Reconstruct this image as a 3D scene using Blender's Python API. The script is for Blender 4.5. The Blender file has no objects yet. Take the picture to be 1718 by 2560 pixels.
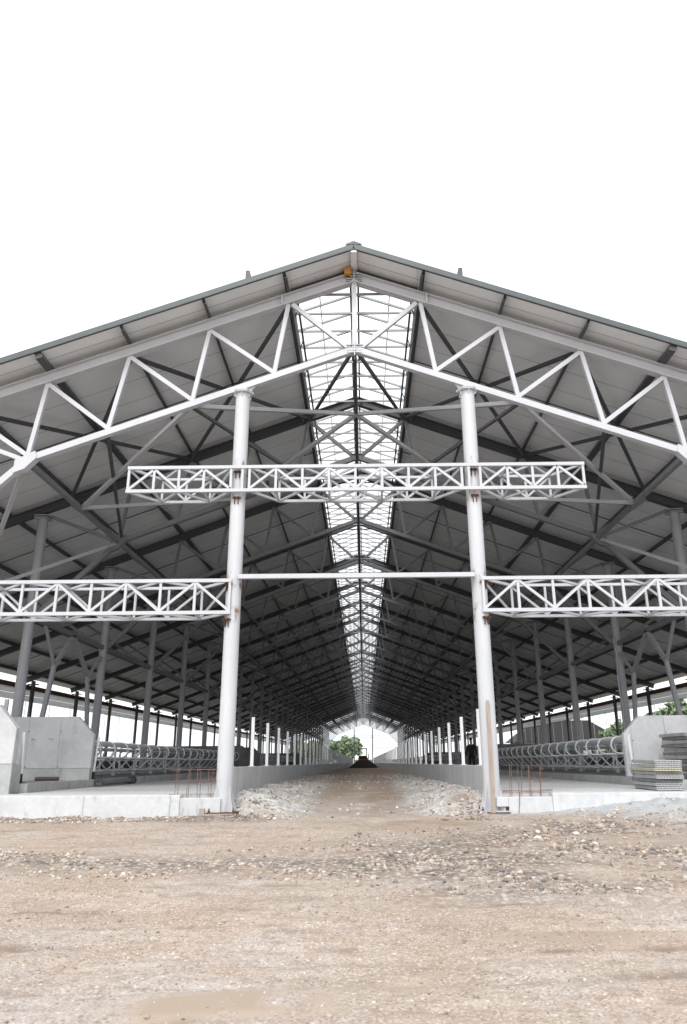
import bpy, bmesh, math, random
import numpy as np
from mathutils import Vector, Matrix, Quaternion
random.seed(7); rng = np.random.default_rng(11)
scn = bpy.context.scene
COL = scn.collection

# ------------------------------------------------------------------ camera
F_PX, PPX, PPY = 1816.91, 887.707, 1281.714
CAM = Vector((0.13, -15.6734, 1.0758)); YAW, PIT, ROL = .0095, .3258, -.0068
cd = bpy.data.cameras.new('camera'); cam = bpy.data.objects.new('camera', cd); COL.objects.link(cam)
cd.sensor_fit = 'VERTICAL'; cd.sensor_height = 36; cd.lens = F_PX/2560*36
cd.shift_x = -(PPX-859)/2560; cd.shift_y = (PPY-1280)/2560
cd.clip_start = .05; cd.clip_end = 3000
_l = Vector((-math.sin(YAW), math.cos(YAW), 0)); _r = Vector((math.cos(YAW), math.sin(YAW), 0)); _u = Vector((0, 0, 1))
_l2 = _l*math.cos(PIT)+_u*math.sin(PIT); _u2 = _u*math.cos(PIT)-_l*math.sin(PIT)
_r3 = _r*math.cos(ROL)+_u2*math.sin(ROL); _u3 = _u2*math.cos(ROL)-_r*math.sin(ROL)
m = Matrix((_r3, _u3, -_l2)).transposed().to_4x4(); m.translation = CAM
cam.matrix_world = m
cd.dof.use_dof = True; cd.dof.focus_distance = 17; cd.dof.aperture_fstop = 5.6
scn.camera = cam

# ------------------------------------------------------------------ world, sun, exposure
SUN_EL, SUN_ROT = math.radians(52), math.radians(192)
w = bpy.data.worlds.new('World'); scn.world = w; w.use_nodes = True
nt = w.node_tree; bg = nt.nodes['Background']
sky = nt.nodes.new('ShaderNodeTexSky'); sky.sky_type = 'NISHITA'; sky.sun_disc = False
sky.sun_elevation = SUN_EL; sky.sun_rotation = SUN_ROT; sky.dust_density = 4; sky.air_density = 1.0
hs = nt.nodes.new('ShaderNodeHueSaturation'); hs.inputs['Saturation'].default_value = .1
mixw = nt.nodes.new('ShaderNodeMix'); mixw.data_type = 'RGBA'; mixw.inputs[0].default_value = .6
mixw.inputs[7].default_value = (8.6, 8.75, 8.9, 1)     # even cloud deck
nt.links.new(sky.outputs[0], hs.inputs['Color']); nt.links.new(hs.outputs[0], mixw.inputs[6])
nt.links.new(mixw.outputs[2], bg.inputs['Color']); bg.inputs['Strength'].default_value = .13
sd = bpy.data.lights.new('sun', 'SUN'); sd.energy = .9; sd.angle = math.radians(20); sd.color = (1, .97, .93)
sun = bpy.data.objects.new('sun', sd); COL.objects.link(sun)
_d = Vector((math.sin(SUN_ROT)*math.cos(SUN_EL), math.cos(SUN_ROT)*math.cos(SUN_EL), math.sin(SUN_EL)))
sun.rotation_euler = _d.to_track_quat('Z', 'Y').to_euler(); sun.location = (0, -30, 60)
vs = scn.view_settings; vs.view_transform = 'Standard'; vs.look = 'None'; vs.exposure = .86; vs.gamma = 1
scn.cycles.max_bounces = 8; scn.cycles.diffuse_bounces = 2; scn.cycles.glossy_bounces = 3

# ------------------------------------------------------------------ helpers
class MB:
    def __init__(s): s.v = []; s.f = []; s.smooth = []
    def add(s, vs, fs, smooth=False):
        o = len(s.v); s.v += [tuple(p) for p in vs]; s.f += [tuple(i+o for i in f) for f in fs]; s.smooth += [smooth]*len(fs)
    def box(s, x0, y0, z0, x1, y1, z1):
        s.add([(x0,y0,z0),(x1,y0,z0),(x1,y1,z0),(x0,y1,z0),(x0,y0,z1),(x1,y0,z1),(x1,y1,z1),(x0,y1,z1)],
              [(3,2,1,0),(4,5,6,7),(0,1,5,4),(1,2,6,5),(2,3,7,6),(3,0,4,7)])
    def frame(s, a, b, up):
        a, b = Vector(a), Vector(b); d = (b-a).normalized(); up = Vector(up)
        if abs(d.dot(up)) > .999: up = Vector((0, 1, 0)) if abs(d.y) < .9 else Vector((1, 0, 0))
        r = d.cross(up).normalized(); u = r.cross(d).normalized()
        return a, b, r, u
    def bar(s, a, b, w, h, up=(0,0,1), ou=0., orr=0.):
        a, b, r, u = s.frame(a, b, up)
        c = [(-w/2, -h/2), (w/2, -h/2), (w/2, h/2), (-w/2, h/2)]
        s.add([p+r*(x+orr)+u*(y+ou) for p in (a, b) for x, y in c], [(3,2,1,0),(4,5,6,7),(0,1,5,4),(1,2,6,5),(2,3,7,6),(3,0,4,7)])
    def ibeam(s, a, b, w, h, t=.018, up=(0,0,1)):
        s.bar(a, b, w, t, up, h/2-t/2); s.bar(a, b, w, t, up, -h/2+t/2); s.bar(a, b, .014, h-2*t, up)
    def tube(s, pts, r, n=8, caps=True, radii=None):
        pts = [Vector(p) for p in pts]; rings = []
        pu = None
        for i, p in enumerate(pts):
            d = (pts[min(i+1, len(pts)-1)]-pts[max(i-1, 0)]).normalized()
            if pu is None: pu = Vector((0,0,1)) if abs(d.z) < .9 else Vector((0,1,0))
            rr = d.cross(pu).normalized(); uu = rr.cross(d).normalized(); pu = uu
            R = radii[i] if radii else r
            rings.append([p+rr*(R*math.cos(2*math.pi*k/n))+uu*(R*math.sin(2*math.pi*k/n)) for k in range(n)])
        o = [q for ring in rings for q in ring]; fs = []
        for i in range(len(pts)-1):
            for k in range(n):
                fs.append((i*n+k, i*n+(k+1) % n, (i+1)*n+(k+1) % n, (i+1)*n+k))
        s.add(o, fs, True)
        if caps:
            s.add(rings[0], [tuple(range(n))[::-1]]); s.add(rings[-1], [tuple(range(n))])
    def prism(s, poly, axis, a0, a1):      # poly: list of 2-D points, extruded along axis
        n = len(poly)
        def P(q, a):
            return {0: (a, q[0], q[1]), 1: (q[0], a, q[1]), 2: (q[0], q[1], a)}[axis]
        s.add([P(q, a0) for q in poly]+[P(q, a1) for q in poly],
              [tuple(range(n)), tuple(range(2*n-1, n-1, -1))]+[(i, i+n, (i+1) % n+n, (i+1) % n) for i in range(n)])
    def mesh(s, name, mat):
        me = bpy.data.meshes.new(name); me.from_pydata(s.v, [], s.f); me.update()
        bm = bmesh.new(); bm.from_mesh(me); bmesh.ops.recalc_face_normals(bm, faces=bm.faces); bm.to_mesh(me); bm.free()
        if any(s.smooth): me.polygons.foreach_set('use_smooth', s.smooth)
        if mat: me.materials.append(mat)
        return me
    def build(s, name, mat, parent=None, loc=(0,0,0), bevel=0):
        return link(name, s.mesh(name, mat), parent, loc, bevel)

def link(name, me, parent=None, loc=(0,0,0), bevel=0):
    o = bpy.data.objects.new(name, me); COL.objects.link(o); o.location = loc
    if parent: o.parent = parent
    if bevel:
        b = o.modifiers.new('edge', 'BEVEL'); b.width = bevel; b.segments = 2; b.limit_method = 'ANGLE'
    return o
def tag(o, label, cat, group=None):
    o['label'] = label; o['category'] = cat
    if group: o['group'] = group
    return o
def thing(name, label, cat, loc=(0,0,0), group=None):
    return tag(link(name, None, None, loc), label, cat, group)
def struct(o): o['kind'] = 'structure'; return o

# ------------------------------------------------------------------ materials
def newmat(name):
    m = bpy.data.materials.new(name); m.use_nodes = True
    n = m.node_tree; return m, n, n.nodes['Principled BSDF']
def N(n, t, **kw):
    x = n.nodes.new('ShaderNode'+t)
    for k, v in kw.items():
        if k.startswith('i_'): x.inputs[k[2:].replace('_', ' ')].default_value = v
        else: setattr(x, k, v)
    return x
def coords(n, scale=(1,1,1)):
    tc = N(n, 'TexCoord'); mp = N(n, 'Mapping'); mp.inputs['Scale'].default_value = scale
    n.links.new(tc.outputs['Object'], mp.inputs['Vector']); return mp.outputs[0]
def noise(n, vec, scale, detail=5, rough=.6):
    x = N(n, 'TexNoise'); x.inputs['Scale'].default_value = scale; x.inputs['Detail'].default_value = detail; x.inputs['Roughness'].default_value = rough
    n.links.new(vec, x.inputs['Vector']); return x.outputs['Fac']
def ramp(n, fac, stops):
    r = N(n, 'ValToRGB'); e = r.color_ramp.elements
    while len(e) < len(stops): e.new(.5)
    for q, (p, c) in zip(e, stops):
        q.position = p; q.color = (*c, 1) if len(c) == 3 else c
    n.links.new(fac, r.inputs['Fac']); return r.outputs['Color']
def mixc(n, fac, a, b, mode='MIX'):
    x = N(n, 'Mix', data_type='RGBA', blend_type=mode)
    for s_, v in ((0, fac), (6, a), (7, b)):
        if isinstance(v, (int, float)): x.inputs[s_].default_value = v
        elif isinstance(v, tuple): x.inputs[s_].default_value = (*v, 1)
        else: n.links.new(v, x.inputs[s_])
    return x.outputs[2]
def bump(n, b, h, strength=.3, dist=.01):
    x = N(n, 'Bump'); x.inputs['Strength'].default_value = strength; x.inputs['Distance'].default_value = dist
    n.links.new(h, x.inputs['Height']); n.links.new(x.outputs[0], b.inputs['Normal'])
g3 = lambda v: (v, v, v)

def paint(name, col, rough=.45, dirt=.12, rust=0.):
    m, n, b = newmat(name); v = coords(n)
    c = mixc(n, ramp(n, noise(n, v, 2.2), [(.35, g3(0)), (.75, g3(1))]), col, tuple(k*(1-dirt) for k in col))
    c = mixc(n, ramp(n, noise(n, v, 31, 3), [(.66, g3(0)), (.8, g3(.5))]), c, tuple(k*.6 for k in col))
    if rust:
        c = mixc(n, ramp(n, noise(n, v, 5.3, 7, .7), [(.70-.05*rust, g3(0)), (.76, g3(.85))]), c, (.22, .09, .04))
    n.links.new(c, b.inputs['Base Color']); b.inputs['Roughness'].default_value = rough
    bump(n, b, noise(n, v, 45, 2), .08, .003); return m
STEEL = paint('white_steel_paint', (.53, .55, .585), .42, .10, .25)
GREY = paint('grey_and_shaded_steel_paint', (.062, .067, .076), .45, .2)  # front steel's paint darkened for deep interior shade; also plain dark parts
GREYL = paint('mid_grey_and_shaded_steel_paint', (.17, .18, .195), .45, .18)  # same steel paint, interior shade put in less strongly; also the grey roller
GREYC = paint('shaded_column_paint', (.33, .345, .37), .42, .15)  # inner columns: white paint greyed to stand in for shade
STEEL2 = paint('shaded_brace_paint', (.36, .37, .39), .42, .12)  # first-bay braces: white paint toned down for shade behind the front truss
SKYF = paint('skylight_frame_paint', (.36, .37, .385), .45, .2, 1.2)
DARK = paint('dark_steel', (.05, .05, .055), .5)
VERGE = paint('galvanised_verge', (.085, .105, .11), .5, .2)
GALV = paint('galvanised_tube', (.64, .66, .69), .34, .12); GALV.node_tree.nodes['Principled BSDF'].inputs['Metallic'].default_value = .12
RUST = paint('rusty_steel', (.11, .05, .028), .85, .5)
REBAR = paint('rebar_steel', (.24, .13, .095), .8, .4)
BROWN = paint('brown_timber', (.17, .08, .035), .7, .3)
SIDE = paint('white_side_sheet', (.72, .72, .72), .5, .1)
n_ = SIDE.node_tree; tr_ = n_.nodes.new('ShaderNodeBsdfTranslucent'); tr_.inputs['Color'].default_value = (.85, .86, .87, 1)
ms_ = n_.nodes.new('ShaderNodeMixShader'); ms_.inputs[0].default_value = .6; out_ = n_.nodes['Material Output']
n_.links.new(n_.nodes['Principled BSDF'].outputs[0], ms_.inputs[1]); n_.links.new(tr_.outputs[0], ms_.inputs[2]); n_.links.new(ms_.outputs[0], out_.inputs['Surface'])
ORANGE = paint('orange_foam', (.55, .24, .04), .8, .25)
WHITEP = paint('white_post_paint', (.78, .79, .81), .4, .08)
YELLOW = paint('yellow_machine_paint', (.50, .30, .03), .5, .3)
BLACK = paint('black_rubber', (.012, .012, .013), .7)
CLOTH = paint('dark_cloth', (.012, .012, .014), .9); CLOTH2 = paint('dark_trouser_cloth', (.02, .021, .026), .9)
SKIN = paint('skin', (.42, .24, .17), .55)
REDP = paint('red_brown_pipe', (.10, .055, .05), .6)
BLUE = paint('pale_blue_wrap', (.45, .6, .75), .5)
CABLE = paint('white_cable', (.7, .7, .68), .5)

def column_mat():
    m, n, b = newmat('white_column_paint'); v = coords(n)
    tc = N(n, 'TexCoord'); sp = N(n, 'SeparateXYZ'); n.links.new(tc.outputs['Object'], sp.inputs[0])
    c = mixc(n, ramp(n, noise(n, coords(n, (3, 3, .5)), 1.5), [(.35, g3(0)), (.8, g3(1))]), (.56, .58, .61), (.48, .50, .53))
    c = mixc(n, ramp(n, noise(n, v, 9, 4, .7), [(.70, g3(0)), (.74, g3(.7))]), c, (.42, .41, .40))
    tot = None
    for z0 in (7.55, 6.72, 4.92, 4.70, 3.95, 4.12):
        a = N(n, 'Math', operation='SUBTRACT'); a.inputs[1].default_value = z0; n.links.new(sp.outputs['Z'], a.inputs[0])
        q = N(n, 'Math', operation='ABSOLUTE'); n.links.new(a.outputs[0], q.inputs[0])
        r = N(n, 'MapRange'); r.inputs[1].default_value = 0; r.inputs[2].default_value = .16; r.inputs[3].default_value = 1; r.inputs[4].default_value = 0
        n.links.new(q.outputs[0], r.inputs[0])
        if tot is None: tot = r.outputs[0]
        else:
            x = N(n, 'Math', operation='MAXIMUM'); n.links.new(tot, x.inputs[0]); n.links.new(r.outputs[0], x.inputs[1]); tot = x.outputs[0]
    mm = N(n, 'Math', operation='MULTIPLY'); n.links.new(tot, mm.inputs[0])
    n.links.new(ramp(n, noise(n, coords(n, (9, 9, 2.5)), 1.0, 5, .7), [(.50, g3(0)), (.62, g3(1))]), mm.inputs[1])
    c = mixc(n, mm.outputs[0], c, (.20, .085, .035))
    ms = N(n, 'MapRange'); ms.inputs[1].default_value = .05; ms.inputs[2].default_value = .9; ms.inputs[3].default_value = 1; ms.inputs[4].default_value = 0; n.links.new(sp.outputs['Z'], ms.inputs[0])
    m2 = N(n, 'Math', operation='MULTIPLY'); n.links.new(ms.outputs[0], m2.inputs[0]); n.links.new(ramp(n, noise(n, coords(n, (6, 6, 2)), 1.6, 7, .7), [(.45, g3(0)), (.7, g3(.8))]), m2.inputs[1])
    c = mixc(n, m2.outputs[0], c, (.36, .30, .25))
    dr = ramp(n, noise(n, coords(n, (22, 22, .35)), 1.0, 4, .6), [(.60, g3(0)), (.72, g3(.4))]); c = mixc(n, dr, c, (.36, .36, .37))
    # weld rings
    wv = N(n, 'Math', operation='PINGPONG'); wv.inputs[1].default_value = 1.55; n.links.new(sp.outputs['Z'], wv.inputs[0])
    c = mixc(n, ramp(n, wv.outputs[0], [(0, g3(.35)), (.006, g3(0))]), c, (.35, .35, .36))
    n.links.new(c, b.inputs['Base Color']); b.inputs['Roughness'].default_value = .42; return m
COLM = column_mat()

def concrete(name, lo, hi, seams=None, stain=.25, rough=.85):
    m, n, b = newmat(name); v = coords(n)
    c = ramp(n, noise(n, v, 1.1, 6, .62), [(.3, lo), (.7, hi)])
    c = mixc(n, ramp(n, noise(n, coords(n, (1, 1, .35)), 3.4, 6, .7), [(.55, g3(0)), (.75, g3(stain*2))]), c, tuple(k*.55 for k in lo))
    c = mixc(n, ramp(n, noise(n, v, 60, 2), [(.68, g3(0)), (.74, g3(.55))]), c, tuple(k*.4 for k in lo))
    c = mixc(n, ramp(n, noise(n, v, 7, 8, .75), [(.45, g3(0)), (.8, g3(.5))]), c, tuple(min(1, k*1.25) for k in hi))
    if seams:
        ax, period, off, wd = seams
        tc = N(n, 'TexCoord'); sp = N(n, 'SeparateXYZ'); n.links.new(tc.outputs['Object'], sp.inputs[0])
        a = N(n, 'Math', operation='ADD'); a.inputs[1].default_value = off; n.links.new(sp.outputs[ax], a.inputs[0])
        p = N(n, 'Math', operation='PINGPONG'); p.inputs[1].default_value = period/2; n.links.new(a.outputs[0], p.inputs[0])
        c = mixc(n, ramp(n, p.outputs[0], [(0, g3(.6)), (wd, g3(0))]), c, tuple(k*.35 for k in lo))
    n.links.new(c, b.inputs['Base Color']); b.inputs['Roughness'].default_value = rough
    bump(n, b, noise(n, v, 22, 8, .7), .25, .012); return m
CONC = concrete('pale_concrete', (.44, .45, .465), (.58, .59, .605), None, .4)
CONCW = concrete('feed_wall_concrete', (.40, .41, .42), (.52, .53, .54), ('Y', .98, .3, .03))
CONCF = concrete('floor_concrete', (.45, .455, .46), (.56, .565, .57), None, .25)
CONCD = concrete('dark_and_shade_concrete', (.13, .13, .13), (.24, .24, .24), None, .5)  # dark concrete; on the rear alley floor the darkness stands in for shade
CONCM = concrete('weathered_concrete', (.30, .31, .31), (.44, .45, .45), None, .45)
CONCP = concrete('precast_concrete', (.40, .41, .425), (.50, .51, .525), None, .3)
SLATM = concrete('slat_concrete', (.28, .285, .285), (.46, .465, .47), None, .9)
SLATY = concrete('yellowed_slat_concrete', (.36, .35, .27), (.48, .46, .36), None, .4)
SLATD = concrete('dark_slat_concrete', (.13, .13, .125), (.27, .27, .265), None, .7)

def roof_mat():
    m, n, b = newmat('roof_panel'); v = coords(n)
    tc = N(n, 'TexCoord'); sp = N(n, 'SeparateXYZ'); n.links.new(tc.outputs['Object'], sp.inputs[0])
    a = N(n, 'Math', operation='ADD'); a.inputs[1].default_value = .28; n.links.new(sp.outputs['Y'], a.inputs[0])
    p = N(n, 'Math', operation='PINGPONG'); p.inputs[1].default_value = .5; n.links.new(a.outputs[0], p.inputs[0])
    c = mixc(n, ramp(n, noise(n, v, .8), [(.3, g3(0)), (.7, g3(1))]), (.77, .80, .83), (.69, .72, .75))
    c = mixc(n, ramp(n, p.outputs[0], [(0, g3(.75)), (.025, g3(0))]), c, (.22, .22, .21))
    n.links.new(c, b.inputs['Base Color']); b.inputs['Roughness'].default_value = .45
    return m
ROOF = roof_mat()

def wood_mat():
    m, n, b = newmat('raw_timber'); v = coords(n, (30, 30, 2))
    c = ramp(n, noise(n, v, 1.2, 6), [(.3, (.27, .215, .17)), (.6, (.38, .32, .265)), (.8, (.22, .175, .135))])
    n.links.new(c, b.inputs['Base Color']); b.inputs['Roughness'].default_value = .8; return m
WOOD = wood_mat()

def ground_mat():
    m, n, b = newmat('dirt_ground'); v = coords(n); vx = coords(n, (.42, 1, 1))
    def attr(nm):
        a = N(n, 'Attribute'); a.attribute_name = nm; return a.outputs['Fac']
    c = ramp(n, noise(n, vx, 1.6, 9, .65), [(.28, (.28, .21, .16)), (.46, (.375, .30, .24)), (.6, (.435, .36, .30)), (.75, (.50, .435, .38))])
    c = mixc(n, ramp(n, noise(n, v, .5, 5), [(.45, g3(0)), (.66, g3(.75))]), c, (.47, .43, .41))
    c = mixc(n, ramp(n, noise(n, coords(n, (.6, 1.2, 1)), .9, 6, .65), [(.50, g3(0)), (.64, g3(.6))]), c, (.40, .285, .20))
    c = mixc(n, ramp(n, noise(n, coords(n, (.5, 2.6, 1)), 2.2, 8, .72), [(.57, g3(0)), (.66, g3(.55))]), c, (.235, .17, .125))
    c = mixc(n, ramp(n, noise(n, v, 9, 8, .75), [(.40, g3(.5)), (.52, g3(0)), (.60, g3(0)), (.72, g3(.5))]), c, mixc(n, ramp(n, noise(n, v, 9, 8, .75), [(.5, g3(0)), (.51, g3(1))]), (.24, .18, .14), (.53, .48, .44)))
    vo = N(n, 'TexVoronoi'); vo.inputs['Scale'].default_value = 30; n.links.new(v, vo.inputs['Vector'])
    vs_ = N(n, 'SeparateColor'); n.links.new(vo.outputs['Color'], vs_.inputs[0])
    rim = ramp(n, vo.outputs['Distance'], [(.22, g3(1)), (.38, g3(0))])
    spk = N(n, 'Math', operation='MULTIPLY'); n.links.new(rim, spk.inputs[0]); n.links.new(ramp(n, vs_.outputs[0], [(.80, g3(0)), (.88, g3(.8))]), spk.inputs[1])
    c = mixc(n, spk.outputs[0], c, (.68, .65, .61))
    spd = N(n, 'Math', operation='MULTIPLY'); n.links.new(rim, spd.inputs[0]); n.links.new(ramp(n, vs_.outputs[1], [(.90, g3(0)), (.93, g3(.8))]), spd.inputs[1])
    c = mixc(n, spd.outputs[0], c, (.17, .14, .125))
    fine = noise(n, v, 75, 6, .75)
    c = mixc(n, ramp(n, fine, [(.50, g3(0)), (.72, g3(.5))]), c, (.66, .60, .55))
    c = mixc(n, ramp(n, fine, [(.30, g3(.5)), (.46, g3(0))]), c, (.24, .18, .135))
    v9 = N(n, 'TexVoronoi'); v9.inputs['Scale'].default_value = 85; n.links.new(v, v9.inputs['Vector']); s9 = N(n, 'SeparateColor'); n.links.new(v9.outputs['Color'], s9.inputs[0])
    c = mixc(n, ramp(n, s9.outputs[0], [(.0, g3(.65)), (.2, g3(0)), (.78, g3(0)), (1, g3(.7))]), c, mixc(n, ramp(n, s9.outputs[0], [(.49, g3(0)), (.51, g3(1))]), (.20, .155, .12), (.60, .565, .53)))
    # crushed stone
    v2 = N(n, 'TexVoronoi'); v2.inputs['Scale'].default_value = 17; n.links.new(v, v2.inputs['Vector'])
    s2 = N(n, 'SeparateColor'); n.links.new(v2.outputs['Color'], s2.inputs[0])
    gc = ramp(n, s2.outputs[0], [(0, (.085, .09, .11)), (.25, (.24, .19, .15)), (.5, (.42, .37, .32)), (.75, (.52, .48, .44)), (1, (.24, .18, .14))])
    gc = mixc(n, ramp(n, v2.outputs['Distance'], [(.28, g3(0)), (.55, g3(.75))]), gc, (.13, .105, .085))
    gm = N(n, 'Math', operation='MULTIPLY'); n.links.new(attr('gravel'), gm.inputs[0]); n.links.new(ramp(n, noise(n, v, 2.6, 6, .7), [(.30, g3(0)), (.48, g3(1))]), gm.inputs[1])
    c = mixc(n, gm.outputs[0], c, gc)
    wc = ramp(n, s2.outputs[1], [(0, (.30, .30, .30)), (.4, (.52, .52, .51)), (1, (.66, .66, .65))])
    wm = N(n, 'Math', operation='MULTIPLY'); n.links.new(attr('white'), wm.inputs[0]); n.links.new(ramp(n, noise(n, v, 2.1, 6, .7), [(.36, g3(0)), (.55, g3(1))]), wm.inputs[1])
    c = mixc(n, wm.outputs[0], c, wc)
    c = mixc(n, attr('cement'), c, mixc(n, noise(n, v, 3, 6), (.33, .34, .35), (.44, .45, .46)))
    c = mixc(n, attr('damp_and_shade'), c, (.255, .19, .14))
    c = mixc(n, attr('wet'), c, (.36, .29, .23))
    c = mixc(n, attr('track'), c, (.20, .145, .105))
    c = mixc(n, attr('added_grass'), c, mixc(n, noise(n, v, 2.5, 6), (.035, .055, .02), (.09, .085, .045)))
    n.links.new(c, b.inputs['Base Color'])
    rr = N(n, 'MapRange'); rr.inputs[3].default_value = .9; rr.inputs[4].default_value = .4; n.links.new(attr('wet'), rr.inputs[0])
    n.links.new(rr.outputs[0], b.inputs['Roughness'])
    b.inputs['Specular IOR Level'].default_value = .3
    hh = mixc(n, gm.outputs[0], fine, v2.outputs['Distance'])
    hh = mixc(n, attr('wet'), hh, (.5, .5, .5))
    bump(n, b, hh, .6, .022); return m
GROUND = ground_mat()

def stone_mat():
    m, n, b = newmat('loose_stone'); a = N(n, 'Attribute'); a.attribute_name = 'tone'
    c = ramp(n, a.outputs['Fac'], [(0, (.07, .07, .085)), (.16, (.17, .155, .15)), (.32, (.29, .215, .155)), (.5, (.42, .34, .265)), (.68, (.47, .44, .405)), (.85, (.62, .605, .585)), (1, (.74, .74, .735))])
    v = coords(n); c = mixc(n, noise(n, v, 40, 4), c, mixc(n, .5, c, (.45, .38, .32)))
    n.links.new(c, b.inputs['Base Color']); b.inputs['Roughness'].default_value = .85; return m
STONE = stone_mat()
def leaf_mat(name, a_, b_):
    m, n, b = newmat(name); oi = N(n, 'Attribute'); oi.attribute_name = 'tone'
    n.links.new(ramp(n, oi.outputs['Fac'], [(0, a_), (1, b_)]), b.inputs['Base Color']); b.inputs['Roughness'].default_value = .6
    return m
LEAF = leaf_mat('hazed_green_leaves', (.11, .18, .09), (.30, .38, .23)); LEAFD = leaf_mat('dark_green_leaves', (.035, .07, .03), (.11, .17, .08))  # the paler leaf colour has distance haze and flare put into it
BARK = paint('bark', (.10, .075, .055), .9, .4)
TILE = paint('dark_roof_tile', (.010, .007, .007), .8, .4)
WALLP = paint('pale_render', (.45, .42, .38), .9, .2)
SOIL = paint('dark_soil', (.018, .017, .016), .95, .4)
GLASS, _n, _b = newmat('cab_glass'); _b.inputs['Base Color'].default_value = (.8, .85, .85, 1); _b.inputs['Roughness'].default_value = .02; _b.inputs['Transmission Weight'].default_value = 1

# ------------------------------------------------------------------ dimensions
S = 6.75; NT = 32; L = S*(NT-1); K = .374; SL = .0055
fz = lambda y, a=.41: a-SL*y
def gz(y): return 0 if y < 0 else -SL*min(y, 260)

# ------------------------------------------------------------------ ground
def fbm(x, y, seed, octs=((1, 1.),)):
    out = np.zeros_like(x)
    for i, (fr, am) in enumerate(octs):
        r = np.random.default_rng(seed*31+i).random((256, 256)); X = x*fr+1000; Y = y*fr+1000
        xi = np.floor(X).astype(int); yi = np.floor(Y).astype(int); fx = X-xi; fy = Y-yi; fx = fx*fx*(3-2*fx); fy = fy*fy*(3-2*fy)
        a = r[xi % 256, yi % 256]; b = r[(xi+1) % 256, yi % 256]; c = r[xi % 256, (yi+1) % 256]; d = r[(xi+1) % 256, (yi+1) % 256]
        out += am*((a*(1-fx)+b*fx)*(1-fy)+(c*(1-fx)+d*fx)*fy-.5)
    return out
ss = lambda a, b, x: (lambda t: t*t*(3-2*t))(np.clip((x-a)/(b-a), 0, 1))
def ground_fields(x, y):
    ax = np.abs(x)
    rough = fbm(x*.55, y, 3, ((.9, .04), (2.3, .026), (5.5, .020), (12, .014), (22, .009)))
    near = 1-ss(25, 60, y)
    h = rough*near
    inside = (ax < 2.62)
    edge = .41-.0072*np.clip(y, 0, 1e9)
    edge = np.maximum(edge, -SL*y+.02)
    crown = ss(.9, 2.5, ax)
    center = np.clip(edge*ss(-.3, 9, y)-.02, -9, 9)
    nv = ss(-.6, .5, y)*inside
    hn = center+(edge-center)*crown*ss(-.2, .9, y)
    hn = hn+fbm(x, y, 5, ((2.2, .10), (6, .05)))*crown
    spill = ss(1.7, 2.6, ax)*(1-ss(2.6, 3.6, ax))*ss(-1.3, -.5, y)*.05*(y < .4)-.06*np.exp(-((ax-2.7)/.4)**2-((y+.15)/.45)**2)
    h = h*(1-.3*nv)+hn*nv+spill*(1-nv)
    h = np.where(~inside & (y > .05), -.06-SL*np.clip(y, 0, 260)+0*h, h)
    h = np.where(inside & (y > 230), -SL*np.clip(y, 0, 260)-.06, h)
    heap = .30*np.exp(-((x-6.3)/1.5)**2-((y+.25)/.75)**2)+.20*np.exp(-((x-7.6)/1.9)**2-((y+1.3)/1.2)**2)+.12*np.exp(-((x-6.6)/1.6)**2-((y+1.2)/.9)**2)+.10*np.exp(-((x-4.6)/1.3)**2-((y+.3)/.5)**2)
    h = h+.68*heap*(y < .05)*(1+.5*fbm(x, y, 14, ((2.5, .8), (7, .6))))
    rg = ss(-.2, 2.4, x-(-5.5-y)*-.35)*ss(-10.0, -8.2, y+.8*fbm(x, y, 61, ((.7, 1.2),)))*(1-ss(-.9, -.2, y))*np.clip(.62+2.0*fbm(x, y, 60, ((.8, .7), (2.4, .4))), .08, 1)
    gravel = np.clip(rg+ss(-2.0, -1.1, y)*(1-ss(-.2, 0, y))*(x < -1.6)+.9*np.exp(-((x+1.2)/2.4)**2-((y+7.2)/.7)**2)
                     + .8*np.exp(-((x+3.5)/2.)**2-((y+6.6)/.5)**2)+inside*ss(-.8, .6, y)*.5*ss(.3, 1.2, ax)+.75*np.exp(-((x-1.0)/1.6)**2-((y+5.5)/1.6)**2), 0, 1)*(y < 70)
    h = h+gravel*fbm(x, y, 8, ((3, .05), (8, .035)))
    white = np.clip(inside*ss(-.7, .7, y)*ss(.7, 1.5, ax)*(1-.85*ss(8, 36, y))+.6*np.exp(-((x-.1)/.8)**2-((y-1.5)/1.6)**2), 0, 1)  # white gravel banks; the fade with depth also darkens the deep interior
    cement = np.clip(heap*9-.25+fbm(x, y, 9, ((2, .5), (6, .3))), 0, 1)*(y < .05)+.8*np.exp(-((x-2.95)/.45)**2-((y+.45)/.22)**2)
    damp_and_shade = np.clip(.9*np.exp(-((x-.35)/.75)**2)*ss(-4.5, -.8, y)*(1-ss(3, 9, y))+.7*np.exp(-((ax-.5)/.4)**2)*ss(2, 6, y)*(1-ss(14, 40, y))+.85*np.exp(-((x-1.4)/1.5)**2-((y+1.9)/.8)**2)+.45*np.exp(-((x-3.6)/2)**2-((y+5.2)/.9)**2), 0, 1)*np.clip(.55+1.6*fbm(x, y, 12, ((1.1, .7), (3, .5))), 0, 1)
    lvl = -.012
    pz = np.clip(np.exp(-((x+2.35)/.55)**2-((y+10.55)/.35)**2)+np.exp(-((x+.62)/.6)**2-((y+11.75)/.28)**2)+np.exp(-((x-.9)/.9)**2-((y+11.3)/.25)**2)
                 + np.exp(-((x+1.5)/.4)**2-((y+11.2)/.25)**2)+.9*np.exp(-((x-1.4)/.7)**2-((y+10.4)/.25)**2)+np.exp(-((x+2.1)/.7)**2-((y+9.4)/.16)**2)+np.exp(-((x+4.3)/.5)**2-((y+3.4)/.2)**2)+np.exp(-((x-.3)/.8)**2-((y+2.2)/.3)**2), 0, 1)
    pz = .7*pz*np.clip(.42+1.6*fbm(x, y, 33, ((1.2, .8), (4, .5))), 0, 1)
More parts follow.
